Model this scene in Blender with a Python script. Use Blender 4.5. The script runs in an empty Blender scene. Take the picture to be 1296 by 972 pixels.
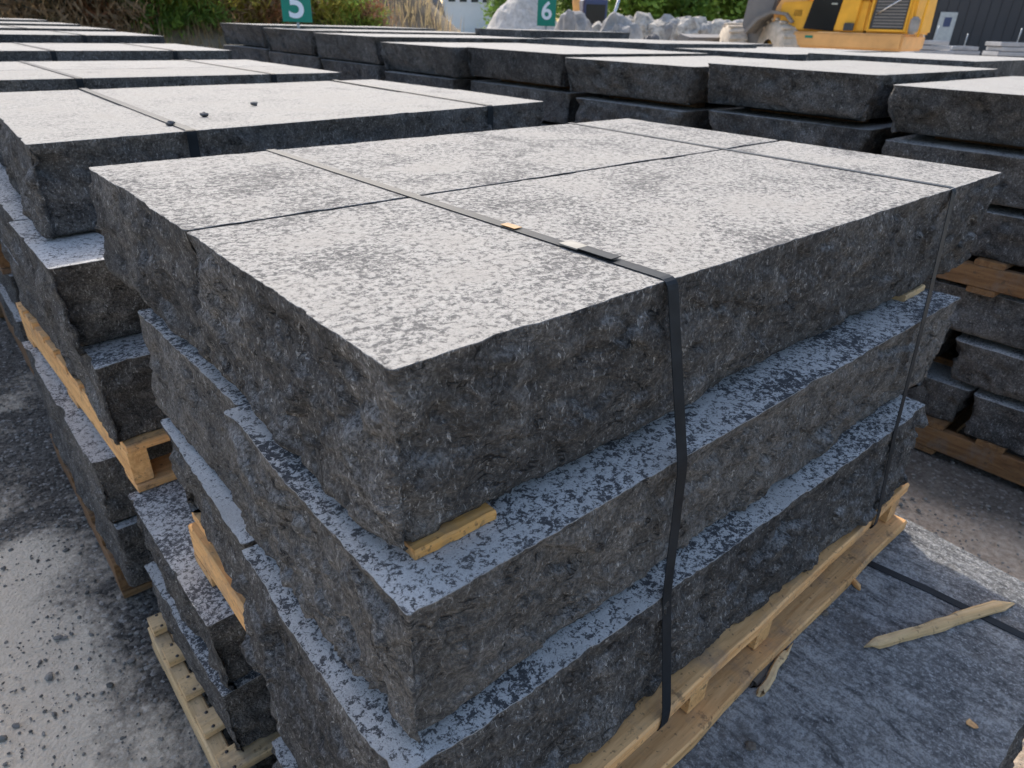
import bpy, bmesh, math, random
import numpy as np
from mathutils import Vector, Matrix, Euler, Quaternion

random.seed(7)
scene = bpy.context.scene
COL = scene.collection

# ------------------------------------------------------------------ camera
FPX = 851.2
PITCH, YAW, ROLL = 0.49172, 0.72897, 0.03001
CAMP = Vector((-0.2491, -0.4261, 1.53))
cyw, syw = math.cos(YAW), math.sin(YAW)
_f = Vector((syw*math.cos(PITCH), cyw*math.cos(PITCH), -math.sin(PITCH)))
_r0 = Vector((cyw, -syw, 0)); _u0 = _r0.cross(_f)
_r = math.cos(ROLL)*_r0 + math.sin(ROLL)*_u0
_u = -math.sin(ROLL)*_r0 + math.cos(ROLL)*_u0
cd = bpy.data.cameras.new('camera'); cam = bpy.data.objects.new('camera', cd); COL.objects.link(cam)
M = Matrix((( _r.x, _u.x, -_f.x, CAMP.x), (_r.y, _u.y, -_f.y, CAMP.y), (_r.z, _u.z, -_f.z, CAMP.z), (0, 0, 0, 1)))
cam.matrix_world = M
cd.sensor_width = 36.0; cd.lens = FPX/1296*36; cd.clip_start = 0.02; cd.clip_end = 3000
cd.dof.use_dof = True; cd.dof.focus_distance = 0.85; cd.dof.aperture_fstop = 10.0
scene.camera = cam

# ------------------------------------------------------------------ sky, sun, exposure
SUN = Vector((0.45, 0.93, 1.0)).normalized()
w = bpy.data.worlds.new('World'); scene.world = w; w.use_nodes = True
wn = w.node_tree.nodes; wn.clear()
sky = wn.new('ShaderNodeTexSky'); sky.sky_type = 'NISHITA'; sky.sun_disc = False
sky.sun_elevation = math.asin(SUN.z); sky.sun_rotation = math.atan2(SUN.x, SUN.y)
sky.air_density = 1.0; sky.dust_density = 3.0; sky.ozone_density = 1.0
bg = wn.new('ShaderNodeBackground'); bg.inputs['Strength'].default_value = 0.15
wo = wn.new('ShaderNodeOutputWorld')
w.node_tree.links.new(sky.outputs[0], bg.inputs[0]); w.node_tree.links.new(bg.outputs[0], wo.inputs[0])
sl = bpy.data.lights.new('sun', 'SUN'); sl.energy = 2.0; sl.angle = math.radians(0.6); sl.color = (1.0, 0.93, 0.83)
so = bpy.data.objects.new('sun', sl); COL.objects.link(so)
so.rotation_euler = SUN.to_track_quat('Z', 'Y').to_euler(); so.location = (5, 10, 15)
vs = scene.view_settings; vs.view_transform = 'Standard'; vs.look = 'None'; vs.gamma = 1; vs.use_curve_mapping = False
vs.exposure = 1.05
cy = scene.cycles; cy.max_bounces = 5; cy.diffuse_bounces = 3; cy.glossy_bounces = 2; cy.transmission_bounces = 1; cy.caustics_reflective = False; cy.caustics_refractive = False

# ------------------------------------------------------------------ numpy noise
def _h(i, j, k, s=0):
    n = (i*374761393 + j*668265263 + k*2147483647 + s*144665) & 0xFFFFFFFF
    n = ((n ^ (n >> 13))*1274126177) & 0xFFFFFFFF
    n = ((n ^ (n >> 16))*2246822519) & 0xFFFFFFFF
    n = n ^ (n >> 15)
    return (n & 0xFFFF)/65535.0
def vnoise(P, s=0):
    P = np.asarray(P, float); I = np.floor(P).astype(np.int64); F = P-I; F = F*F*(3-2*F)
    r = 0
    for a in (0, 1):
        for b in (0, 1):
            for c in (0, 1):
                wgt = (F[:, 0] if a else 1-F[:, 0])*(F[:, 1] if b else 1-F[:, 1])*(F[:, 2] if c else 1-F[:, 2])
                r = r + wgt*_h(I[:, 0]+a, I[:, 1]+b, I[:, 2]+c, s)
    return r*2-1
def fbm(P, o=4, s=0):
    r = 0; a = 1; t = 0
    for k in range(o):
        r = r+a*vnoise(P*(2**k)+k*17.3, s+k); t += a; a *= .5
    return r/t
def facet(P, s=0):
    P = np.asarray(P, float); I = np.floor(P).astype(np.int64)
    best = np.full(len(P), 9.); val = np.zeros(len(P))
    for a in (-1, 0, 1):
        for b in (-1, 0, 1):
            for c in (-1, 0, 1):
                i, j, k = I[:, 0]+a, I[:, 1]+b, I[:, 2]+c
                C = np.stack([i+_h(i, j, k, s+1), j+_h(i, j, k, s+2), k+_h(i, j, k, s+3)], 1)
                D = P-C; d = (D**2).sum(1); m = d < best
                g = np.stack([_h(i, j, k, s+4), _h(i, j, k, s+5), _h(i, j, k, s+6)], 1)*2-1
                v = (D*g).sum(1)*1.2 + (_h(i, j, k, s+7)*2-1)*.5
                best = np.where(m, d, best); val = np.where(m, v, val)
    return val
def sstep(a, b, x):
    t = np.clip((x-a)/(b-a), 0, 1); return t*t*(3-2*t)

# ------------------------------------------------------------------ materials
MATS = {}
class NT:
    def __init__(s, name):
        m = bpy.data.materials.new(name); m.use_nodes = True; s.m = m; s.t = m.node_tree
        s.b = s.t.nodes['Principled BSDF']; MATS[name] = m
    def n(s, typ, **kw):
        nd = s.t.nodes.new(typ)
        for k, v in kw.items():
            if k.startswith('i_'): nd.inputs[k[2:].replace('_', ' ')].default_value = v
            else: setattr(nd, k, v)
        return nd
    def l(s, a, b): s.t.links.new(a, b)
    def noise(s, co, scale, detail=4, rough=.55, dist=0.):
        nd = s.n('ShaderNodeTexNoise'); nd.inputs['Scale'].default_value = scale; nd.inputs['Detail'].default_value = detail
        nd.inputs['Roughness'].default_value = rough; nd.inputs['Distortion'].default_value = dist
        s.l(co, nd.inputs['Vector']); return nd.outputs['Fac']
    def ramp(s, v, a, b, ca=(0, 0, 0, 1), cb=(1, 1, 1, 1)):
        nd = s.n('ShaderNodeValToRGB'); e = nd.color_ramp.elements
        e[0].position = a; e[1].position = b; e[0].color = ca; e[1].color = cb
        s.l(v, nd.inputs[0]); return nd.outputs[0]
    def math(s, op, a, b=None, c=None):
        nd = s.n('ShaderNodeMath', operation=op)
        for i, v in enumerate((a, b, c)):
            if v is None: continue
            if isinstance(v, (int, float)): nd.inputs[i].default_value = v
            else: s.l(v, nd.inputs[i])
        return nd.outputs[0]
    def mix(s, f, a, b, mode='MIX'):
        nd = s.n('ShaderNodeMix', data_type='RGBA', blend_type=mode)
        if isinstance(f, (int, float)): nd.inputs[0].default_value = f
        else: s.l(f, nd.inputs[0])
        for i, v in ((6, a), (7, b)):
            if isinstance(v, tuple): nd.inputs[i].default_value = (*v[:3], 1)
            else: s.l(v, nd.inputs[i])
        return nd.outputs[2]
    def bump(s, h, strength, dist, prev=None):
        nd = s.n('ShaderNodeBump'); nd.inputs['Strength'].default_value = strength; nd.inputs['Distance'].default_value = dist
        s.l(h, nd.inputs['Height'])
        if prev: s.l(prev, nd.inputs['Normal'])
        return nd.outputs[0]
    def coord(s, sc=(1, 1, 1), rnd=True):
        tc = s.n('ShaderNodeTexCoord'); mp = s.n('ShaderNodeMapping'); mp.inputs['Scale'].default_value = sc
        s.l(tc.outputs['Object'], mp.inputs['Vector'])
        if rnd:
            oi = s.n('ShaderNodeObjectInfo'); s.oi = oi
            v = s.n('ShaderNodeVectorMath', operation='SCALE'); v.inputs[0].default_value = (37, 91, 53)
            s.l(oi.outputs['Random'], v.inputs['Scale']); s.l(v.outputs[0], mp.inputs['Location'])
        return mp.outputs[0]
    def set(s, color=None, rough=None, normal=None, metal=None, spec=None):
        for k, v in (('Base Color', color), ('Roughness', rough), ('Normal', normal), ('Metallic', metal), ('Specular IOR Level', spec)):
            if v is None: continue
            if isinstance(v, tuple): s.b.inputs[k].default_value = (*v[:3], 1)
            elif isinstance(v, (int, float)): s.b.inputs[k].default_value = v
            else: s.l(v, s.b.inputs[k])

def mat_stone_top():
    t = NT('stone_top'); co = t.coord()
    sep = t.n('ShaderNodeSeparateColor'); t.l(t.oi.outputs['Color'], sep.inputs[0])
    lvl = sep.outputs[1]
    n1 = t.noise(co, 105, 6, .74, .5); n2 = t.noise(co, 330, 3, .7, .2); n3 = t.noise(co, 5.5, 6, .66, .3)
    v = t.math('ADD', t.math('MULTIPLY', n1, .72), t.math('MULTIPLY', n2, .28))
    v = t.math('ADD', v, t.math('MULTIPLY', t.math('SUBTRACT', n3, .5), .34))
    v = t.math('ADD', v, t.math('SUBTRACT', sep.outputs[0], .5))
    hard = t.ramp(v, .470, .520); soft = t.ramp(v, .385, .60)
    mask = t.mix(t.math('MULTIPLY', lvl, .9), hard, soft)
    dk = t.mix(lvl, (.088, .088, .090), (.125, .122, .118))
    dk = t.mix(t.ramp(n2, .35, .7), dk, t.mix(.5, dk, (.02, .02, .022)))
    lt = t.mix(sep.outputs[2], (.64, .625, .595), (.385, .370, .338))
    lt = t.mix(t.ramp(n2, .35, .62), t.mix(.35, lt, (.16, .16, .16)), lt)
    c = t.mix(mask, dk, lt)
    c = t.mix(t.math('MULTIPLY', t.ramp(n2, .62, .68), .7), c, (.045, .045, .047))
    c = t.mix(t.math('MULTIPLY', t.ramp(n3, .48, .66), .30), c, (.21, .19, .165))
    t.set(c, .88, t.bump(v, .8, .004), spec=.12)
    # split, ridged top of the broad low slab
    t = NT('stone_top_rough'); co = t.coord((2.2, .8, 1)); co2 = t.coord()
    m = t.n('ShaderNodeMapping'); m.inputs['Rotation'].default_value = (0, 0, .5); t.l(co, m.inputs[0]); rc = m.outputs[0]
    r1 = t.noise(rc, 22, 8, .74, .5); r2 = t.noise(co2, 170, 4, .72, .3); r3 = t.noise(co2, 3.6, 6, .66, .6)
    c = t.mix(t.ramp(r1, .36, .62), (.15, .15, .152), (.38, .38, .375))
    c = t.mix(t.math('MULTIPLY', t.ramp(r3, .40, .60), t.ramp(r1, .38, .58)), c, (.56, .55, .53))
    c = t.mix(t.ramp(r2, .40, .56), t.mix(.5, c, (.03, .03, .03)), c)
    c = t.mix(t.ramp(r2, .57, .63), c, (.52, .52, .515))
    c = t.mix(t.math('MULTIPLY', t.ramp(t.noise(co2, 9, 4, .6), .58, .70), .4), c, (.17, .145, .115))
    t.set(c, .85, t.bump(t.math('ADD', r1, t.math('MULTIPLY', r2, .25)), 1.0, .022), spec=.2)
def mat_stone_side():
    t = NT('stone_side'); co = t.coord()
    big = t.noise(co, 4.5, 6, .68, .5); mid = t.noise(co, 26, 6, .72, .6); fine = t.noise(co, 190, 4, .76, .3)
    base = t.mix(t.ramp(big, .40, .58), (.058, .057, .057), (.128, .119, .109))
    base = t.mix(t.math('MULTIPLY', t.oi.outputs['Object Index'], .1), base, (.235, .218, .197))
    base = t.mix(t.ramp(mid, .30, .58), t.mix(.62, base, (.022, .021, .020)), base)
    base = t.mix(t.ramp(mid, .54, .74), base, t.mix(.30, base, (.36, .35, .335)))
    base = t.mix(t.ramp(fine, .42, .54), t.mix(.52, base, (.012, .012, .012)), base)
    base = t.mix(t.math('MULTIPLY', t.ramp(fine, .54, .64), .24), base, (.32, .315, .31))
    # scratch-like pale flecks
    tc = t.n('ShaderNodeMapping'); tc.inputs['Rotation'].default_value = (.4, .9, .5); tc.inputs['Scale'].default_value = (1, .8, .36)
    t.l(co, tc.inputs[0])
    flr = t.noise(tc.outputs[0], 210, 4, .74, .8)
    fl = t.ramp(flr, .592, .632)
    f = t.math('MAXIMUM', t.math('MULTIPLY', fl, t.math('MULTIPLY', t.ramp(mid, .34, .52), t.ramp(big, .26, .56))), t.math('MULTIPLY', t.ramp(fine, .66, .70), .75))
    base = t.mix(t.math('MULTIPLY', f, .72), base, (.56, .555, .54))
    # pale powder veils, short black clefts
    veil = t.ramp(big, .54, .72)
    base = t.mix(t.math('MULTIPLY', t.math('MULTIPLY', veil, .42), t.ramp(fine, .40, .60)), base, (.36, .35, .335))
    tc3 = t.n('ShaderNodeMapping'); tc3.inputs['Scale'].default_value = (.55, .55, 1.3); tc3.inputs['Rotation'].default_value = (.25, .2, 0); t.l(co, tc3.inputs[0])
    cn = t.noise(tc3.outputs[0], 17, 4, .6, .8)
    crk = t.math('MULTIPLY', t.math('SUBTRACT', 1.0, t.ramp(t.math('ABSOLUTE', t.math('SUBTRACT', cn, .5)), .003, .011)), t.math('SUBTRACT', 1.0, t.ramp(mid, .40, .50)))
    base = t.mix(t.math('MULTIPLY', crk, .85), base, (.010, .010, .010))
    # powder lying on what faces up; pale bruised arris
    g = t.n('ShaderNodeNewGeometry'); sx = t.n('ShaderNodeSeparateXYZ'); t.l(g.outputs['Normal'], sx.inputs[0])
    up = t.math('MULTIPLY', t.ramp(sx.outputs[2], .30, .75), t.ramp(fine, .38, .58))
    base = t.mix(t.math('MULTIPLY', up, .5), base, (.45, .46, .47))
    at = t.n('ShaderNodeAttribute', attribute_name='rim')
    rim = t.math('MULTIPLY', at.outputs['Fac'], t.ramp(mid, .30, .52))
    base = t.mix(t.math('MULTIPLY', rim, .8), base, (.58, .58, .57))
    h = t.math('ADD', t.math('MULTIPLY', mid, 1.0), t.math('SUBTRACT', t.math('MULTIPLY', fine, .16), t.math('MULTIPLY', crk, .25)))
    t.set(base, .8, t.bump(h, 1.0, .026), spec=.3)
def mat_wood(name, axis, c0, c1, knots=True):
    t = NT(name); sc = [14, 14, 14]; sc[axis] = 1.1
    co = t.coord(tuple(sc)); co2 = t.coord()
    g = t.noise(co, 3.2, 6, .65, 1.2); g2 = t.noise(co, 14, 3, .6)
    c = t.mix(t.ramp(g, .36, .62), c1, c0)
    c = t.mix(t.math('MULTIPLY', t.ramp(g2, .5, .75), .35), c, (c1[0]*.5, c1[1]*.45, c1[2]*.4))
    v = t.n('ShaderNodeTexVoronoi'); v.inputs['Scale'].default_value = 4.0
    mp = t.n('ShaderNodeMapping'); s3 = [1.6, 1.6, 1.6]; s3[axis] = .8; mp.inputs['Scale'].default_value = s3; t.l(co2, mp.inputs[0]); t.l(mp.outputs[0], v.inputs['Vector'])
    kn = t.math('SUBTRACT', 1.0, t.ramp(v.outputs['Distance'], .05, .12))
    c = t.mix(t.math('MULTIPLY', kn, .75), c, (.13, .06, .025))
    dirt = t.ramp(t.noise(co2, 11, 5, .7), .50, .72)
    c = t.mix(t.math('MULTIPLY', dirt, .62), c, (.17, .15, .13))
    c = t.mix(t.math('MULTIPLY', t.ramp(t.noise(co2, 28, 4, .7), .60, .68), .6), c, (.06, .045, .035))
    specks = t.ramp(t.noise(co2, 120, 2, .5), .64, .72)
    c = t.mix(t.math('MULTIPLY', specks, .6), c, (.07, .05, .035))
    t.set(c, .75, t.bump(g2, .35, .002), spec=.25)
def mat_simple(name, c, rough=.6, var=.25, scale=8, metal=0, bump=.0, c2=None, spec=.4):
    t = NT(name); co = t.coord()
    n = t.noise(co, scale, 5, .6)
    a = c2 if c2 else tuple(x*(1-var) for x in c)
    t.set(t.mix(t.ramp(n, .35, .65), a, c), rough, t.bump(n, bump, .01) if bump else None, metal, spec)
def mat_ground():
    t = NT('gravel_ground'); tc = t.n('ShaderNodeTexCoord'); co = tc.outputs['Object']
    v = t.n('ShaderNodeTexVoronoi'); v.inputs['Scale'].default_value = 95; v.inputs['Randomness'].default_value = 1; t.l(co, v.inputs['Vector'])
    sep = t.n('ShaderNodeSeparateColor'); t.l(v.outputs['Color'], sep.inputs[0])
    peb = t.mix(t.ramp(sep.outputs[0], .1, .95), (.045, .041, .036), (.175, .16, .14))
    peb = t.mix(t.ramp(sep.outputs[1], .90, .97), peb, (.36, .35, .33))
    n1 = t.noise(co, 160, 4, .7)
    peb = t.mix(t.ramp(n1, .35, .7), t.mix(.5, peb, (.02, .02, .02)), peb)
    # patches of pale quarry powder trodden into the gravel
    p1 = t.noise(co, 2.3, 6, .62, .4); p2 = t.noise(co, 48, 4, .7)
    sx = t.n('ShaderNodeSeparateXYZ'); t.l(co, sx.inputs[0])
    pv = t.math('ADD', p1, t.math('MULTIPLY', t.math('SUBTRACT', p2, .5), .30))
    # the powder is spread on the open strip along the left row's near end
    lx = t.ramp(t.math('ADD', t.math('MULTIPLY', sx.outputs[0], -1.0), 0.), .10, .42)
    ly = t.math('SUBTRACT', 1.0, t.ramp(t.math('MULTIPLY', sx.outputs[1], .3), .50, .66))
    pv = t.math('ADD', pv, t.math('MULTIPLY', t.math('SUBTRACT', t.math('MULTIPLY', lx, ly), .30), .44))
    far = t.ramp(t.math('MULTIPLY', t.math('ADD', sx.outputs[0], t.math('MULTIPLY', sx.outputs[1], .6)), .1), .45, .95)
    powder = t.math('MAXIMUM', t.math('MULTIPLY', t.ramp(pv, .40, .64), .85), t.math('MULTIPLY', far, .9))
    pc = t.mix(t.ramp(p2, .3, .7), (.62, .53, .41), (.76, .655, .515))
    tan = t.ramp(t.noise(co, 1.1, 4, .6), .42, .55)
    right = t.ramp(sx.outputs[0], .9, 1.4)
    sunlit_strip = t.math('MULTIPLY', right, t.math('SUBTRACT', 1.0, t.ramp(t.math('ADD', t.math('MULTIPLY', sx.outputs[0], .4), t.math('MULTIPLY', t.math('SUBTRACT', p1, .5), .12)), .90, .97)))  # tan aisle ground, lightened in colour to stand for the sun on it
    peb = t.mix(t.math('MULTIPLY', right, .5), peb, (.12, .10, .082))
    peb = t.mix(t.math('MULTIPLY', sunlit_strip, .75), peb, t.mix(t.ramp(p2, .35, .65), (.36, .27, .19), (.62, .50, .38)))
    aisle = t.math('MULTIPLY', right, t.math('SUBTRACT', 1.0, t.ramp(t.math('MULTIPLY', sx.outputs[0], .1), .27, .5)))
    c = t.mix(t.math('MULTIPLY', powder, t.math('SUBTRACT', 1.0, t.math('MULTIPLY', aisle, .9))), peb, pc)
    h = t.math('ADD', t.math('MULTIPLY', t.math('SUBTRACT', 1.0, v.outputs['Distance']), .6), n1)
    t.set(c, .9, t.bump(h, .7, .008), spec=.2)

mat_stone_top(); mat_stone_side()
mat_wood('pine_x', 0, (.78, .455, .20), (.57, .30, .115))
mat_wood('pine_y', 1, (.76, .45, .19), (.55, .29, .11))
mat_wood('orange_pine_x', 0, (.78, .42, .14), (.56, .27, .07))
mat_wood('old_pine_x', 0, (.24, .135, .06), (.14, .07, .03))
mat_wood('old_pine_y', 1, (.23, .125, .055), (.13, .065, .028))
mat_wood('pale_pine_x', 0, (.72, .50, .27), (.55, .36, .17))
mat_wood('pale_pine_y', 1, (.64, .46, .26), (.50, .34, .17))
mat_wood('grey_bark', 0, (.16, .13, .10), (.06, .05, .042))
mat_simple('strap_black', (.016, .020, .024), .5, .4, 30, 0, .05, spec=.14)
mat_simple('strap_grey', (.16, .18, .19), .35, .3, 20, .3, .05)
mat_simple('buckle_metal', (.25, .24, .21), .6, .3, 40, .2)
mat_simple('sticker', (.36, .17, .02), .5, .4, 60)
mat_simple('nail_steel', (.08, .07, .065), .5, .3, 30, .5)
mat_simple('boulder', (.36, .345, .325), .85, .5, 2.5, 0, .6)
mat_simple('pale_boulder', (.50, .46, .40), .9, .6, 3, 0, .6)
mat_simple('dark_boulder', (.13, .13, .135), .85, .5, 3, 0, .6)
mat_simple('pebble', (.25, .235, .21), .85, .7, 25)
mat_simple('pale_gravel', (.50, .47, .43), .9, .3, 4, 0, .8)
mat_simple('bank_soil', (.24, .19, .13), .95, .5, 1.5, 0, .8)
mat_simple('sign_green', (.0, .20, .135), .45, .12, 3)
mat_simple('sign_white', (.72, .76, .80), .5, .05, 3)
mat_simple('post_steel', (.35, .38, .40), .4, .2, 5, .5)
mat_simple('loader_yellow', (.80, .40, .03), .42, .18, 2.5, 0, .05)
mat_simple('loader_orange', (.75, .40, .14), .6, .22, 2, 0, .05)
mat_simple('dusty_tyre', (.56, .48, .38), .9, .3, 6, 0, .3)
mat_simple('tyre_rubber', (.06, .058, .055), .85, .4, 6)
mat_simple('loader_grey', (.21, .195, .18), .65, .25, 1.5, 0, .1)
mat_simple('grille_dark', (.045, .05, .055), .5, .3, 6)
mat_simple('dark_glass', (.012, .014, .018), .12, .2, 2)
mat_simple('chrome', (.6, .6, .6), .2, .1, 2, .9)
mat_simple('dark_cladding', (.028, .03, .036), .55, .2, .4)
mat_simple('white_cladding', (.60, .65, .68), .6, .08, .5)
mat_simple('window_dark', (.02, .025, .03), .15, .2, 2)
mat_simple('pallet_grey_slab', (.34, .35, .37), .8, .3, 2, 0, .2)
mat_simple('blue_panel', (.03, .05, .13), .4, .2, 2)
mat_simple('red_paint', (.35, .02, .04), .5, .2, 2)
mat_simple('bark', (.10, .075, .05), .9, .4, 8, 0, .5)
for nm, a, b in (('leaf_green', (.15, .25, .05), (.06, .11, .025)), ('leaf_bright', (.30, .42, .08), (.13, .22, .04)), ('leaf_dry', (.34, .25, .15), (.15, .10, .06)),
                 ('leaf_straw', (.32, .26, .15), (.17, .13, .07)), ('leaf_red', (.36, .18, .09), (.11, .05, .03)), ('leaf_yellow', (.38, .34, .07), (.16, .17, .035)), ('leaf_dark', (.06, .06, .04), (.025, .03, .018))):
    mat_simple(nm, a, .65, .4, 14, c2=b); nt = MATS[nm].node_tree; pb = nt.nodes['Principled BSDF']; tr = nt.nodes.new('ShaderNodeBsdfTranslucent'); mx = nt.nodes.new('ShaderNodeMixShader'); mx.inputs[0].default_value = .5
    tr.inputs[0].default_value = (*[min(1, v*1.6) for v in a], 1); nt.links.new(pb.outputs[0], mx.inputs[1]); nt.links.new(tr.outputs[0], mx.inputs[2]); nt.links.new(mx.outputs[0], nt.nodes['Material Output'].inputs[0])
mat_ground()

# ------------------------------------------------------------------ helpers
def link(o, parent=None):
    COL.objects.link(o)
    if parent: o.parent = parent
    return o
def tag(o, label, cat, group=None):
    o['label'] = label; o['category'] = cat; o['kind'] = 'thing'
    if group: o['group'] = group
    return o
def thing(name, label, cat, loc=(0, 0, 0), rotz=0, group=None):
    o = bpy.data.objects.new(name, None); o.empty_display_size = .1; o.location = loc; o.rotation_euler = (0, 0, rotz); link(o)
    return tag(o, label, cat, group)
def mesh_obj(name, verts, faces, mats, parent=None, loc=None, smooth=False):
    me = bpy.data.meshes.new(name); me.from_pydata([tuple(map(float, v)) for v in verts], [], faces)
    for m in (mats if isinstance(mats, (list, tuple)) else [mats]): me.materials.append(MATS[m])
    if smooth: me.shade_smooth()
    o = bpy.data.objects.new(name, me)
    if loc is not None: o.location = loc
    return link(o, parent)
BOXF = [(0, 3, 2, 1), (4, 5, 6, 7), (0, 1, 5, 4), (1, 2, 6, 5), (2, 3, 7, 6), (3, 0, 4, 7)]
def boxv(x0, x1, y0, y1, z0, z1):
    return [(x0, y0, z0), (x1, y0, z0), (x1, y1, z0), (x0, y1, z0), (x0, y0, z1), (x1, y0, z1), (x1, y1, z1), (x0, y1, z1)]
def bm_obj(name, bm, mats, parent=None, loc=None, smooth=False):
    me = bpy.data.meshes.new(name); bm.normal_update(); bm.to_mesh(me); bm.free()
    for m in (mats if isinstance(mats, (list, tuple)) else [mats]): me.materials.append(MATS[m])
    if smooth: me.shade_smooth()
    o = bpy.data.objects.new(name, me)
    if loc is not None: o.location = loc
    return link(o, parent)
def box(name, b, mat, parent=None, bev=0., loc=None, seg=1):
    bm = bmesh.new(); vs_ = [bm.verts.new(v) for v in boxv(*b)]
    for f in BOXF: bm.faces.new([vs_[i] for i in f])
    if bev: bmesh.ops.bevel(bm, geom=bm.edges[:], offset=bev, segments=seg, affect='EDGES')
    return bm_obj(name, bm, mat, parent, loc)
def prism(name, pts, y0, y1, mat, parent=None, bev=0., axis='y'):
    """outline pts (a,z) extruded along y (or x)"""
    bm = bmesh.new()
    mk = (lambda a, z, t: (a, t, z)) if axis == 'y' else (lambda a, z, t: (t, a, z))
    A = [bm.verts.new(mk(a, z, y0)) for a, z in pts]; B = [bm.verts.new(mk(a, z, y1)) for a, z in pts]
    n = len(pts); bm.faces.new(A); bm.faces.new(B[::-1])
    for i in range(n): bm.faces.new((A[i], B[i], B[(i+1) % n], A[(i+1) % n]))
    bmesh.ops.recalc_face_normals(bm, faces=bm.faces[:])
    if bev: bmesh.ops.bevel(bm, geom=bm.edges[:], offset=bev, segments=2, affect='EDGES')
    return bm_obj(name, bm, mat, parent)
def lathe(name, prof, mat, parent=None, n=28, axis='x', loc=None):
    vsx = []; fs = []
    for r, h in prof:
        for i in range(n):
            a = 2*math.pi*i/n; c, s = r*math.cos(a), r*math.sin(a)
            vsx.append((h, c, s) if axis == 'x' else (c, s, h))
    for k in range(len(prof)-1):
        for i in range(n):
            fs.append((k*n+i, k*n+(i+1) % n, (k+1)*n+(i+1) % n, (k+1)*n+i))
    o = mesh_obj(name, vsx, fs, mat, parent, loc, True)
    return o
def tube(name, pts, rad, mat, parent=None, n=8):
    pts = [Vector(p) for p in pts]; vsx = []; fs = []
    for i, p in enumerate(pts):
        d = (pts[min(i+1, len(pts)-1)]-pts[max(i-1, 0)]).normalized()
        a = d.orthogonal().normalized(); b = d.cross(a); r = rad[i] if isinstance(rad, (list, tuple)) else rad
        for k in range(n):
            t = 2*math.pi*k/n; vsx.append(p+a*r*math.cos(t)+b*r*math.sin(t))
    for i in range(len(pts)-1):
        for k in range(n): fs.append((i*n+k, i*n+(k+1) % n, (i+1)*n+(k+1) % n, (i+1)*n+k))
    fs.append(tuple(range(n))[::-1]); fs.append(tuple(range((len(pts)-1)*n, len(pts)*n)))
    return mesh_obj(name, vsx, fs, mat, parent, None, True)

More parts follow.
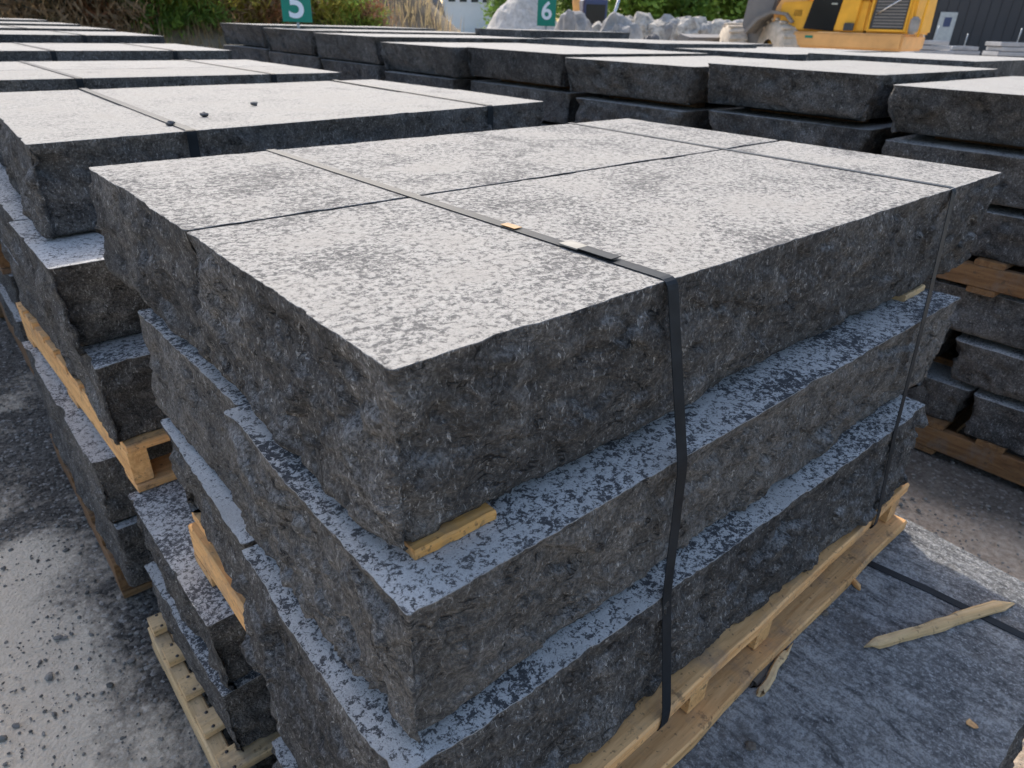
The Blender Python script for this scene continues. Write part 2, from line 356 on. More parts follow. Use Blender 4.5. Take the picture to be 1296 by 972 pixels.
SEED = [0]
def stone(label, quad, z0, z1, step=.03, amp=.014, tap=(0, 0, 0, 0), dust=.5, lvl=.3, warm=.3, cat='stone slab', group='sawn stone slabs', rnd=.007, name='stone_slab', chips=1.0, fine=1., tone=None):
    """quad: 4 plan corners ccw from (-x,-y); tap = how far the foot steps out on the -y, +x, +y, -x sides"""
    SEED[0] += 1; sd = SEED[0]; rg = random.Random(sd)
    Q = [Vector((a, b)) for a, b in quad]; H = z1-z0
    per = []; nor = []; side = []
    for k in range(4):
        a, b = Q[k], Q[(k+1) % 4]; d = (b-a); L = d.length; d.normalize(); n = Vector((d.y, -d.x))
        m = max(2, int((L-2*rnd)/step))
        for i in range(m+1):
            s = rnd+(L-2*rnd)*i/m; per.append(a+d*s); nor.append(n); side.append((k, 0.))
        d2 = (Q[(k+2) % 4]-b).normalized(); n2 = Vector((d2.y, -d2.x)); e0 = b-d*rnd; e1 = b+d2*rnd
        for i in (1, 2):
            t = i/3; p = e0.lerp(b, t).lerp(b.lerp(e1, t), t); per.append(p); nor.append((n*(1-t)+n2*t).normalized()); side.append((k, t))
    N = len(per); P = np.array([(p.x, p.y) for p in per]); Nn = np.array([(p.x, p.y) for p in nor])
    tp = np.array([tap[k]*(1-t)+tap[(k+1) % 4]*t for k, t in side])
    nl = max(4, int(H/step)); lev = [0, .0022, .011]+[.011+(H-.02)*(i/nl) for i in range(1, nl)]+[H-.006, H]
    lev = np.array(sorted(set(lev))); off = np.array([rg.uniform(0, 90) for _ in range(3)])
    T0 = np.concatenate([P, np.zeros((N, 1))], 1)+off
    edge = .0022*fbm(T0*26, 3, sd)*min(1, .5+chips*.5)+(.0016*vnoise(T0*110, sd+2) if step < .012 else 0)
    chip = sstep(.38, .62, vnoise(T0*9, sd+5))*.010*chips + sstep(.45, .6, vnoise(T0*30, sd+6))*.004*chips
    K = len(lev); zz = np.repeat(lev, N); PP = np.tile(P, (K, 1)); NN = np.tile(Nn, (K, 1)); ee = np.tile(edge, K); cc = np.tile(chip, K); tt = np.tile(tp, K)
    p3 = np.concatenate([PP, -zz[:, None]], 1)+off
    r = fbm(p3*np.array([6, 6, 8]), 3, sd)*.9+facet(p3*np.array([8, 8, 12]), sd)*.55+fbm(p3*36, 2, sd+3)*.28
    if step < .02: r = r+facet(p3*np.array([21, 21, 28]), sd+9)*.36
    if step < .009: r = r+facet(p3*np.array([48, 48, 60]), sd+19)*.20
    e = sstep(0, .035, zz); eb = 1-.35*sstep(H-.03, H, zz)
    dd = amp*(r-.15)*e*eb + ee*(1-e*.5) - cc*(1-sstep(0, .05, zz)) - .008*sstep(H-.012, H, zz) + tt*(zz/H)
    V = np.concatenate([PP+NN*dd[:, None], (z1-zz)[:, None]], 1)
    rim = np.where(zz < .001, 1., 0.)*(.25 if z0 > 1.0 else 1.)
    c = V[:N].mean(0); org = Vector((c[0], c[1], z0)); V = V-np.array(org)
    F = [tuple(range(N))]; nlv = len(lev)
    for l in range(nlv-1):
        for i in range(N):
            j = (i+1) % N; F.append((l*N+i, (l+1)*N+i, (l+1)*N+j, l*N+j))
    F.append(tuple(range((nlv-1)*N, nlv*N))[::-1])
    me = bpy.data.meshes.new(name); me.from_pydata(V.tolist(), [], F)
    me.materials.append(MATS['stone_top']); me.materials.append(MATS['stone_side'])
    mi = np.ones(len(F), dtype=np.int32); mi[0] = 0; me.polygons.foreach_set('material_index', mi)
    sm = np.ones(len(F), dtype=bool); sm[0] = False; sm[-1] = False; me.polygons.foreach_set('use_smooth', sm)
    at = me.attributes.new('rim', 'FLOAT', 'POINT'); at.data.foreach_set('value', rim.astype(np.float32))
    me.update()
    o = bpy.data.objects.new(name, me); o.location = org; o.color = (dust, lvl, warm, fine); o.pass_index = rg.choice((0, 1, 2, 3, 4)) if tone is None else tone; link(o)
    return tag(o, label, cat, group)
def rq(x0, x1, y0, y1, j=0., rg=random):
    return [(x0+rg.uniform(-j, j), y0+rg.uniform(-j, j)), (x1+rg.uniform(-j, j), y0+rg.uniform(-j, j)), (x1+rg.uniform(-j, j), y1+rg.uniform(-j, j)), (x0+rg.uniform(-j, j), y1+rg.uniform(-j, j))]

def board(name, b, mat, parent, rough=.0015, seg=8):
    """a sawn board with slightly uneven edges; b in the parent's space"""
    x0, x1, y0, y1, z0, z1 = b; lx, ly = x1-x0, y1-y0; ax = 0 if lx >= ly else 1
    rg = random.Random(hash((round(x0, 4), round(y0, 4), round(z0, 4))) & 0xffff)
    cen = Vector(((x0+x1)/2, (y0+y1)/2, (z0+z1)/2)); vsx = []; fs = []
    L = max(lx, ly); wd = min(lx, ly)/2; h = (z1-z0)/2; c = min(.003, h*.3)
    prof = [(-wd+c, -h), (wd-c, -h), (wd, -h+c), (wd, h-c), (wd-c, h), (-wd+c, h), (-wd, h-c), (-wd, -h+c)]
    for i in range(seg+1):
        t = -L/2+L*i/seg; dl, dr = rg.uniform(-rough, rough), rg.uniform(-rough, rough); dz = rg.uniform(-rough, rough)*.4
        for (a, z) in prof:
            a2 = a+(dl if a < 0 else dr); z2 = z+(dz if z > 0 else 0)
            vsx.append((t, a2, z2) if ax == 0 else (-a2, t, z2))
    for i in range(seg):
        for k in range(8): fs.append((i*8+k, (i+1)*8+k, (i+1)*8+(k+1) % 8, i*8+(k+1) % 8))
    fs.append(tuple(range(8))); fs.append(tuple(range(seg*8, seg*8+8))[::-1])
    bm = bmesh.new(); vv = [bm.verts.new(v) for v in vsx]
    for f in fs: bm.faces.new([vv[i] for i in f])
    bmesh.ops.recalc_face_normals(bm, faces=bm.faces[:])
    return bm_obj(name, bm, mat, parent, cen)
def pallet(label, x0, x1, y0, y1, z0, z1, wood='pine', stringers=None, decks=6, nails=False, rotz=0., over=0., bw=.098, step_out=0., th=.021, sw=.02):
    t = thing('wooden_pallet', label, 'pallet', ((x0+x1)/2, (y0+y1)/2, z0), rotz, 'pallets under the stone stacks')
    X, Y, H = (x1-x0)/2, (y1-y0)/2, z1-z0
    st = stringers or [-X+.02, 0, X-.02]
    for s in st: board('stringer', (s-sw, s+sw, -Y+.012, Y-.012, th+.001, H-th-.001), wood+'_y', t, .001)
    gap = (2*Y-bw)/(decks-1)
    for i in range(decks):
        y = -Y+bw/2+gap*i
        d = board('deck_board', (-X-over, X+over, y-bw/2, y+bw/2, H-th, H), wood+'_x', t, .0026, 14)
        if nails:
            for dy in (-.022, .022):
                nail = lathe('nail', [(0.0, .0016), (.004, .0012), (.004, -.004), (0, -.004)], 'nail_steel', d, 8, 'z', (-X-over+.022, dy, th/2))
    for y in (-Y+bw/2-step_out, 0, Y-bw/2):
        board('bottom_board', (-X, X, y-.049, y+.049, 0, th), wood+'_x', t, .004, 14)
    return t
def strap(label, pts, wdir, width=.019, th=.0011, mat='strap_black', group='packing straps', buckle=None, cat='strap', rough=True):
    """band swept along pts, width along wdir"""
    P = [Vector(p) for p in pts]; org = P[-1].copy(); wd = Vector(wdir).normalized()
    # round the bends
    Q = [P[0]]
    for i in range(1, len(P)-1):
        a, b, c = P[i-1], P[i], P[i+1]; r = min(.012, (b-a).length*.4, (c-b).length*.4)
        e0 = b+(a-b).normalized()*r; e1 = b+(c-b).normalized()*r
        for k in range(5): t = k/4; Q.append(e0.lerp(b, t).lerp(b.lerp(e1, t), t))
    Q.append(P[-1]); vsx = []; fs = []
    for i, p in enumerate(Q):
        d = (Q[min(i+1, len(Q)-1)]-Q[max(i-1, 0)]).normalized(); wl = (wd-d*wd.dot(d)).normalized(); n = d.cross(wl).normalized(); p = p-org
        for sx, sn in ((-1, 0), (1, 0), (1, 1), (-1, 1)): vsx.append(p+wl*sx*width/2+n*(-th*sn))
    for i in range(len(Q)-1):
        for k in range(4): fs.append((i*4+k, i*4+(k+1) % 4, (i+1)*4+(k+1) % 4, (i+1)*4+k))
    fs += [(3, 2, 1, 0), tuple(range(len(Q)*4-4, len(Q)*4))]
    t = thing('packing_strap', label, cat, org, 0, group)
    o = mesh_obj('band', vsx, fs, mat, t)
    bm = bmesh.new(); bm.from_mesh(o.data); bmesh.ops.recalc_face_normals(bm, faces=bm.faces[:]); bm.to_mesh(o.data); bm.free()
    return t

def Z(z): return z+1.28
def pix(px, py, D=None, x=None, y=None, z=None):
    """photo pixel -> point: at depth D or on a plane (z above the ground)"""
    d = _f+(px-648)/FPX*_r-(py-486)/FPX*_u
    if D is None:
        D = (z-CAMP.z)/d.z if z is not None else ((x-CAMP.x)/d.x if x is not None else (y-CAMP.y)/d.y)
    return CAMP+d*D

# ------------------------------------------------------------------ ground
def make_ground():
    xs = sorted(set([-1500, -400, -120, -40, -15, -6, -3]+[round(-2+.05*i, 3) for i in range(0, 111)]+[4, 5, 6.5, 8, 10, 13, 17, 24, 40, 80, 150, 400, 1500]))
    ys = sorted(set([-1500, -400, -120, -40, -15, -6, -3]+[round(-2+.05*i, 3) for i in range(0, 131)]+[5, 6, 7, 8, 9, 11, 14, 18, 26, 40, 80, 150, 400, 1500]))
    X, Y = np.meshgrid(xs, ys); P = np.stack([X.ravel(), Y.ravel(), np.zeros(X.size)], 1)
    near = (np.abs(P[:, 0]-.75) < 2.6) & (np.abs(P[:, 1]-1.2) < 3.0)
    P[:, 2] = np.where(near, fbm(P*3.1, 3, 5)*.010+fbm(P*11, 2, 8)*.004-.012, -.012)
    n = len(xs); F = [(j*n+i, j*n+i+1, (j+1)*n+i+1, (j+1)*n+i) for j in range(len(ys)-1) for i in range(n-1)]
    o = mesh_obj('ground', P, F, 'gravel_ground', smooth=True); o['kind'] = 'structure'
make_ground()
def pebbles():
    rg = random.Random(3); V = []; F = []
    ico = bmesh.new(); bmesh.ops.create_icosphere(ico, subdivisions=1, radius=1); iv = np.array([v.co[:] for v in ico.verts]); fi = [[v.index for v in f.verts] for f in ico.faces]; ico.free()
    zones = [(-.75, -.10, .45, 4.2, 5000, .0032), (1.25, 2.65, -.9, 1.6, 3800, .0042), (-.9, 2.6, 1.1, 1.3, 200, .006)]
    for x0, x1, y0, y1, cnt, r in zones:
        for _ in range(cnt):
            s = r*rg.lognormvariate(-.25, .5); s = min(s, .013)
            S = np.array([s*rg.uniform(.7, 1.4), s*rg.uniform(.7, 1.3), s*rg.uniform(.45, .8)])
            a = rg.uniform(0, 6.28); R = np.array([[math.cos(a), -math.sin(a), 0], [math.sin(a), math.cos(a), 0], [0, 0, 1]])
            v = (iv*(1+.22*np.array([[rg.uniform(-1, 1)] for _ in iv]))*S)@R.T+np.array([rg.uniform(x0, x1), rg.uniform(y0, y1), -.008+S[2]*.4])
            b = len(V)*12; V.append(v); F += [[b+i for i in f] for f in fi]
    o = mesh_obj('loose_gravel', np.concatenate(V), F, 'pebble'); o['kind'] = 'stuff'
    o['label'] = 'loose grey gravel strewn over the yard between the stacks'
pebbles()

# ------------------------------------------------------------------ nearest stack
NS = 'nearest pallet stack'
G1 = 'slabs of the nearest stack'
stone('long front slab of the sunlit top layer of the nearest pallet stack', [(0, 0), (1.50, -.004), (1.497, .498), (.003, .500)], 1.08, 1.28, .0060, .015, (-.006, -.10, 0, .010), .515, .55, .85, group=G1, chips=.5, tone=1)
stone('long rear slab of the sunlit top layer of the nearest pallet stack', [(.004, .509), (1.496, .507), (1.492, 1.022), (0, 1.028)], 1.08, 1.28, .010, .017, (0, -.05, -.15, .008), .51, .55, .85, group=G1, chips=.5, tone=1)
stone('front slab of the middle layer of the nearest stack, wood strip on its ledge', [(-.030, -.052), (1.285, -.062), (1.28, .398), (-.026, .400)], .872, 1.066, .0060, .015, (-.008, -.03, 0, .004), .497, .04, .0, group=G1, chips=.45, tone=6)
stone('rear slab of the middle layer of the nearest stack, mostly hidden', [(-.004, .405), (1.27, .403), (1.27, .83), (-.014, .835)], .872, 1.066, .010, .013, (0, -.02, -.04, .012), .50, .04, .0, group=G1, chips=.5, tone=5)
stone('front slab of the bottom layer of the nearest stack, resting on its pallet', [(-.062, -.066), (1.188, -.096), (1.188, .362), (-.054, .364)], .668, .866, .0060, .015, (.016, -.02, 0, .026), .508, .03, .0, group=G1, chips=.5, tone=0)
stone('rear slab of the bottom layer of the nearest stack beside the left edge', [(-.045, .370), (1.18, .368), (1.18, .79), (-.030, .795)], .668, .866, .010, .014, (0, -.02, -.02, -.010), .56, .03, .0, group=G1, chips=.5)
def strip(label, x0, x1, y0, y1, z0, z1, mat='pine_x'):
    t = board('wood_spacer', (x0, x1, y0, y1, z0, z1), mat, None, .0015); tag(t, label, 'wood strip', 'wood strips between slabs'); return t
strip('orange wood strip poking out under the top slab at the near corner', .014, .114, .000, .06, 1.0665, 1.0795, 'orange_pine_x')
strip('pale wood strip on the far right tip of the middle layer', 1.16, 1.262, .0, .05, 1.0665, 1.0795, 'pale_pine_x')
strip('hidden wood strip under the middle of the top layer', .6, .68, .1, .8, 1.0665, 1.0795)
PY0, PY1 = -.112, .775
pallet('yellow pine pallet carrying the nearest stack, its front board stained and splintered', -.034, 1.222, PY0, PY1, .541, .6675, 'pine', [-.604, -.134, .061, .604], 6, False, 0., -.014, .098, .018, .025, .024)
strap('black strap over the left third of the nearest stack, with metal seal', [(.345, 1.03, 1.282), (.366, -.0035, 1.282), (.352, -.066, 1.066), (.350, -.078, .862), (.341, -.1165, .671), (.338, -.1168, .6395), (.336, -.070, .6395)], (1, 0, 0))
_t = [o for o in bpy.data.objects if o.get('label', '').startswith('black strap over the left third')][0]
def on_strap(parent, name, y, ln, wd, th, mat, up=.0012):
    s = (y+.0035)/1.0335; x = .366+(.345-.366)*s; ang = math.atan2(-.021, 1.0335)
    o = box(name, (-wd/2, wd/2, -ln/2, ln/2, 0, th), mat, parent, .0004); o.location = Vector((x, y, 1.282+up))-parent.location; o.rotation_euler = (0, 0, -ang); return o
on_strap(_t, 'seal', .150, .032, .022, .0022, 'buckle_metal'); on_strap(_t, 'band_end', .107, .055, .019, .0012, 'strap_black', .0024); on_strap(_t, 'sticker', .268, .03, .015, .0006, 'sticker')
strap('thin black strap over the right end of the nearest stack', [(1.243, 1.03, 1.2815), (1.222, -.006, 1.2815), (1.07, -.070, 1.067), (1.03, -.096, .862), (1.032, -.1165, .671), (1.03, -.1168, .6395), (1.03, -.070, .6395)], (1, 0, .0), .017)

# tier below the nearest stack
G2 = 'slabs under the nearest stack'
stone('wide blue-grey slab in front of the pallet at lower right', [(-.03, -.445), (1.235, -.462), (1.325, .45), (-.035, .45)], .341, .5405, .011, .012, (.02, .01, 0, 0), .45, .50, .10, group=G2, fine=.5).data.materials[0] = MATS['stone_top_rough']
stone('dark slab end under the left plank of the upper pallet', [(-.078, .585), (1.2, .585), (1.2, 1.094), (-.082, 1.094)], .341, .5405, .011, .016, (-.02, 0, 0, -.01), .50, .25, .0, group=G2)
stone('lower front slab below the wide blue-grey slab', [(-.055, -.42), (1.24, -.42), (1.25, .455), (-.05, .45)], .135, .335, .014, .014, (0, 0, 0, .0), .5, .1, 0, group=G2)
stone('lower rear slab above the pale ground pallet at left', [(-.084, .60), (1.2, .60), (1.2, 1.08), (-.092, 1.085)], .135, .335, .012, .014, (0, 0, 0, .0), .5, .1, 0, group=G2)
pallet('pale pine pallet on the ground at bottom left with nailed board ends', -.122, 1.2, -.40, 1.135, 0, .131, 'pale_pine', None, 13, True, 0, -.006, .062)
strap('black strap lying across the wide slab at lower right', [(1.028, .02, .5425), (1.066, -.235, .5425), (1.085, -.4665, .5425), (1.087, -.472, .36)], (1, .1, 0), .019)

# ------------------------------------------------------------------ second stack of the left row
G3 = 'slabs of the second stack in the left row'
S2 = 'the stack right behind the nearest one'
stone('front top slab of '+S2+'', [(-.045, 1.352), (1.602, 1.515), (1.60, 2.04), (-.02, 1.98)], 1.08, 1.28, .014, .02, (-.01, .03, 0, .02), .565, .85, .95, group=G3)
stone('rear top slab of '+S2, [(-.02, 1.99), (1.60, 2.05), (1.56, 2.66), (0, 2.58)], 1.08, 1.278, .02, .014, (0, 0, 0, 0), .565, .85, .95, group=G3)
stone('front slab of the second layer of '+S2+'', [(-.092, 1.155), (1.5, 1.19), (1.5, 1.6), (-.098, 1.60)], .872, 1.072, .012, .015, (-.05, 0, 0, .0), .53, .3, 0, group=G3)
stone('rear slab of the second layer of '+S2, [(-.085, 1.61), (1.5, 1.61), (1.5, 2.5), (-.09, 2.5)], .872, 1.072, .018, .015, (0, 0, 0, 0), .53, .3, 0, group=G3)
stone('front slab of the third layer of '+S2, [(-.073, 1.085), (1.45, 1.10), (1.45, 1.62), (-.075, 1.60)], .675, .868, .012, .014, (-.01, 0, 0, .006), .5, .15, 0, group=G3)
stone('rear slab of the third layer of '+S2, [(-.08, 1.61), (1.45, 1.63), (1.45, 2.3), (-.085, 2.3)], .675, .868, .018, .014, (0, 0, 0, 0), .5, .15, 0, group=G3)
pallet('yellow pine pallet between the two tiers of '+S2, -.082, 1.3, 1.100, 2.24, .543, .674, 'pine', None, 9, False, .04)
stone('slab below the middle pallet of '+S2, [(-.118, 1.28), (1.4, 1.28), (1.4, 2.2), (-.125, 2.2)], .342, .5405, .016, .013, (0, 0, 0, 0), .52, .25, 0, group=G3)
stone('lowest slab of '+S2, [(-.108, 1.265), (1.4, 1.27), (1.4, 2.2), (-.12, 2.2)], .136, .336, .016, .013, (.01, 0, 0, .015), .52, .25, 0, group=G3)
pallet('dark brown pallet on the ground under '+S2, -.132, 1.35, 1.395, 2.3, 0, .132, 'old_pine', None, 7)
def strap_over(label, x, y0, y1, zt, zb, width=.03, mat='strap_black', skew=.0):
    strap(label, [(x+skew, y1, zb), (x+skew, y1+.004, zt+.003), (x, y0-.004, zt+.003), (x-.01, y0-.02, zb)], (1, 0, 0), width, .0015, mat)
strap_over('broad black strap on the left part of '+S2, .300, 1.386, 2.60, 1.28, .70, .024, skew=.02)
strap_over('broad black strap on the right part of '+S2, 1.32, 1.487, 2.64, 1.28, .70, .024, skew=.02)
for i, (px, py, lb) in enumerate(((216, 158, 'dark pebble beside the strap'), (259, 147, 'dark pebble left of centre'), (322, 133, 'dark pebble farthest from the strap'))):
    p = pix(px, py, z=1.282); bm = bmesh.new(); bmesh.ops.create_icosphere(bm, subdivisions=2, radius=.011)
    for v in bm.verts: v.co = v.co*(1+.25*random.uniform(-1, 1)); v.co.z *= .6
    o = bm_obj('pebble', bm, 'dark_boulder', None, (p.x, p.y, 1.2865)); tag(o, lb+' on top of the second stack', 'pebble', 'pebbles on the second stack')

# ------------------------------------------------------------------ the other stacks
ORD = ['first', 'second', 'third', 'fourth', 'fifth', 'sixth', 'seventh', 'eighth', 'ninth']
def stack(phrase,  x0, x1, y0, y1, ztop, lay, th, group, seed, step=.035, setback=0., split_y=None, wood='old_pine', dust=.6, lvl=.85, gapz=.022, straps=(), upper=3, amp=.014, splits=(), spacers=False, rnd=.007, under=0., twist=0.):
    """two-tier stack; layer slabs and two pallets"""
    rg = random.Random(seed); z = ztop; li = 0; first = True
    zb_first = None
    for tier in range(2):
        nl = upper if tier == 0 else lay-upper
        for k in range(nl):
            jx, jy = (0, 0) if first else (rg.uniform(.0, .05)+(setback if k % 2 else 0), rg.uniform(-.02, .035))
            bounds = [y0+jy, y1-jy]
            if li in splits: bounds = [y0+jy, (y0+y1)/2+rg.uniform(-.08, .08), y1-jy]
            for s in range(len(bounds)-1):
                a, b = bounds[s]+(.004 if s else 0), bounds[s+1]-(.004 if s < len(bounds)-2 else 0)
                half = '' if len(bounds) == 2 else (' (nearer half)' if s == 0 else ' (farther half)')
                lb = ('top slab of ' if first else ORD[li]+' slab from the top of ')+phrase+half
                qd = rq(x0+jx, x1-jx*.5, a, b, .006+twist, rg)
                stone(lb, qd, z-th, z, step, amp, (rg.uniform(-.02, .01)-under*.6, 0, -under*.5, rg.uniform(-.02, .015)-(under if first else 0)), rnd=rnd, dust=dust if first else .52, lvl=lvl if first else .25, warm=(rg.uniform(.85, 1.0) if li == 0 else .3), group=group, chips=.8)
            zz = z-th-gapz
            if k < nl-1 and spacers:
                for xx in (x0+.22+rg.uniform(0, .05), x1-.2):
                    sp = board('wood_spacer', (xx, xx+.07, y0+.12, y1-.12, z-th-gapz+.001, z-th-.001), 'old_pine_y', None)
                    tag(sp, 'wood strip under the '+('top' if li == 0 else ORD[li])+' slab of '+phrase+(', left one' if xx < (x0+x1)/2 else ', right one'), 'wood strip', 'wood strips between slabs')
            z = zz; first = False; li += 1
        z += gapz
        if tier == 0:
            ph = .125; pallet('brown pallet between the tiers of '+phrase, x0+.02, x1-.05, y0+.03, y1-.03, z-ph, z-.001, wood, None, 5); z -= ph+.001
        else:
            pallet('brown pallet on the ground under '+phrase, x0+.02, x1-.05, y0+.02, y1-.02, 0, z-.001, wood, None, 5)
GL = 'slabs of the left row farther back'
lrow = [('the third stack of the left row', -.10, 1.46, 2.78, 3.92, Z(.022), (.35, 1.12)), ('the fourth stack of the left row', -.12, 1.43, 4.05, 5.10, Z(.064), (.5, 1.1)),
        ('the fifth stack of the left row', -.10, 1.40, 5.22, 6.25, Z(.108), (.9,)), ('the sixth stack of the left row', -.10, 1.38, 6.38, 7.40, Z(.122), (.75,)),
        ('the seventh stack of the left row', -.10, 1.36, 7.52, 8.50, Z(.137), ()), ('the farthest stack of the left row', -.12, 1.30, 8.62, 9.6, Z(.155), ())]
for i, (ph, a, b, c, d, zt, st) in enumerate(lrow):
    th = (zt-.27-.09)/5
    stack(ph, a, b, c, d, zt, 5, th, GL, 100+i, .03 if i == 0 else .06, gapz=.006, dust=.58, lvl=.9, splits=(0, 1) if i in (0, 2) else ())
    for k, x in enumerate(st):
        strap_over('dark strap '+('on the left part of ' if k == 0 else 'on the right part of ')+ph, x, c-.004, d, zt, .70, .024, skew=-.02)
GR = 'slabs of the right row'
rrow = [('the rightmost right-row stack', 2.60, 4.0, -.30, .705, Z(.088), 3), ('the second stack in the right row', 2.63, 4.02, .765, 1.535, Z(.116), 3),
        ('the third stack in the right row', 2.58, 3.98, 1.575, 2.395, Z(.098), 3), ('the fourth stack in the right row', 2.64, 3.95, 2.44, 3.375, Z(.112), 3),
        ('the fifth stack in the right row', 2.58, 3.95, 3.42, 4.33, Z(.108), 3), ('the sixth stack in the right row', 2.60, 4.3, 4.37, 5.40, Z(.140), 3),
        ('the right-row stack below sign 5', 2.62, 4.6, 5.43, 6.40, Z(.156), 3), ('the last right-row stack past sign 5', 2.62, 4.6, 6.45, 7.45, Z(.178), 3)]
for i, (ph, a, b, c, d, zt, up) in enumerate(rrow):
    th = (zt-.125-.14-(.12 if i < 4 else .048))/6
    stack(ph, a, b, c, d, zt, 6, th, GR, 200+i, .018 if i < 3 else .035, setback=.0, rnd=.03, under=.055, twist=.014, spacers=i < 4, gapz=.030 if i < 4 else .012, dust=.58, lvl=.9, splits=(4, 5) if i == 0 else ((4,) if i % 2 else ()), amp=.024)
GS = 'slabs of the second row on the right'
srow = [('the nearest second-row stack at right', 4.12, 5.6, .92, 1.85, Z(.140)), ('the second stack of the second row', 4.2, 5.6, 2.0, 2.9, Z(.125)), ('the third stack of the second row', 4.4, 5.8, 3.2, 4.55, Z(.145)),
        ('the stack before green sign 6', 4.42, 5.95, 4.80, 5.52, Z(.20)), ('the nearest stack of the third row', 6.1, 7.6, 1.6, 2.6, Z(.10)), ('the second stack of the third row', 6.2, 7.7, 2.9, 3.9, Z(.10)), ('the third stack of the third row', 6.3, 7.8, 4.2, 5.2, Z(.12))]
for i, (ph, a, b, c, d, zt) in enumerate(srow):
    th = (zt-.125-.14-.088)/6
    stack(ph, a, b, c, d, zt, 6, th, GS, 300+i, .06, gapz=.012, dust=.58, lvl=.9)
strap_over('dark strap on the right-row stack below sign 5', 2.9, 5.43, 6.4, Z(.156), .7, .03)

# ------------------------------------------------------------------ scraps on the lower slab
def splinter(name, label, a, b, w0, w1, h, mat, seed):
    a, b = Vector(a), Vector(b); L = (b-a).length; ang = math.atan2(b.y-a.y, b.x-a.x); rg = random.Random(seed); n = 14; vsx = []; fs = []
    for i in range(n+1):
        t = i/n; wd = (w0*(1-t)+w1*t)*(1+.12*rg.uniform(-1, 1)); hh = h*(1-.45*t)*(1+.1*rg.uniform(-1, 1))
        if i == 0: wd *= .35; hh *= .4
        if i == n: wd *= .3; hh *= .35
        cx_ = .0015*math.sin(t*9+seed)
        for (u, v) in ((-.5, 0), (.5, 0), (.5, .55), (.28, 1), (-.2, .92), (-.5, .5)): vsx.append((t*L+(.03*rg.random() if i in (0, n) and u < 0 else 0), u*wd+cx_, v*hh))
    for i in range(n):
        for k in range(6): fs.append((i*6+k, i*6+(k+1) % 6, (i+1)*6+(k+1) % 6, (i+1)*6+k))
    fs += [tuple(range(6))[::-1], tuple(range(n*6, n*6+6))]
    o = mesh_obj(name, vsx, fs, mat); o.location = a; o.rotation_euler = (0, 0, ang); return tag(o, label, 'wood scrap', 'wood scraps on the lower slab')
splinter('wood_splinter', 'long splintered stick lying across the wide slab at lower right', (.815, -.222, .5425), (1.150, -.356, .5440), .018, .026, .017, 'pale_pine_x', 1)
splinter('wood_splinter', 'short broken stick with dark bark beside the pallet front', (.575, -.150, .5415), (.700, -.130, .5415), .013, .013, .013, 'pale_pine_x', 2)
splinter('bark_strip', 'dark bark strip along the short broken stick by the pallet', (.580, -.132, .5415), (.715, -.116, .5415), .014, .010, .011, 'grey_bark', 3)
splinter('wood_splinter', 'pale splinter sticking out of the pallet near the strap', (.95, -.150, .5440), (1.035, -.03, .5455), .012, .008, .010, 'pine_x', 4)
p = pix(1230, 918, z=.542)
bm = bmesh.new(); bmesh.ops.create_circle(bm, cap_ends=True, segments=9, radius=.009)
for v in bm.verts: v.co.x *= random.uniform(.6, 1.2); v.co.z += random.uniform(0, .003)
ex = bmesh.ops.extrude_face_region(bm, geom=bm.faces[:]); bmesh.ops.translate(bm, vec=(0, 0, .0015), verts=[v for v in ex['geom'] if isinstance(v, bmesh.types.BMVert)])
tag(bm_obj('wood_chip', bm, 'pine_x', None, (p.x, p.y, .542)), 'small tan wood chip near the lower right corner of the slab', 'wood chip')
rg = random.Random(11)
for i, (px, py, sz) in enumerate(((1035, 742, .013), (1050, 737, .010), (1042, 775, .008), (950, 945, .008))):
    p = pix(px, py, z=.5425); bm = bmesh.new(); bmesh.ops.create_icosphere(bm, subdivisions=2, radius=sz)
    for v in bm.verts: v.co *= 1+.35*rg.uniform(-1, 1); v.co.z *= .45
    o = bm_obj('bark_crumb', bm, 'grey_bark', None, (p.x, p.y, .5405+sz*.38)); tag(o, ('largest dark bark crumb beside the pallet front', 'dark bark crumb right of the largest one by the pallet', 'small bark crumb below the other two on the wide slab', 'lone dark crumb near the bottom of the wide slab')[i], 'bark crumb', 'bark crumbs on the lower slab')

# ------------------------------------------------------------------ number signs
def sign(digit, label, base, top, width, height, facing, zpost):
    t = thing('number_sign', label, 'sign', (base[0], base[1], 0), math.atan2(facing[1], facing[0])+math.pi/2, 'green number signs')
    box('post', (-.012, .012, .012, .036, zpost, top-.05), 'post_steel', t)
    pn = box('panel', (-width/2, width/2, 0, .006, top-height, top), 'sign_green', t, .002)
    cu = bpy.data.curves.new('digit', 'FONT'); cu.body = digit; cu.align_x = 'CENTER'; cu.size = width*1.2; cu.extrude = .0012; cu.offset = width*.022
    tmp = bpy.data.objects.new('tmp', cu); COL.objects.link(tmp); bpy.context.view_layer.update()
    me = bpy.data.meshes.new_from_object(tmp.evaluated_get(bpy.context.evaluated_depsgraph_get())); bpy.data.objects.remove(tmp)
    me.materials.clear(); me.materials.append(MATS['sign_white'])
    d = bpy.data.objects.new('numeral', me); link(d, pn); d.rotation_euler = (math.pi/2, 0, 0); return t, d
b5 = pix(377, 28, D=6.35); b6 = pix(691, 33, D=8.3)
for dg, b, wd, hgt, lb, dz in (('5', b5, .268, .36, 'green sign with a white 5 above the right row stacks', .04), ('6', b6, .225, .40, 'green sign with a white 6 above the second right row', .075)):
    fc = (CAMP-b); t, d = sign(dg, lb, b, b.z+hgt, wd, hgt, (fc.x, fc.y), 0.0)
    d.location = (0, -.0018, b.z+dz)

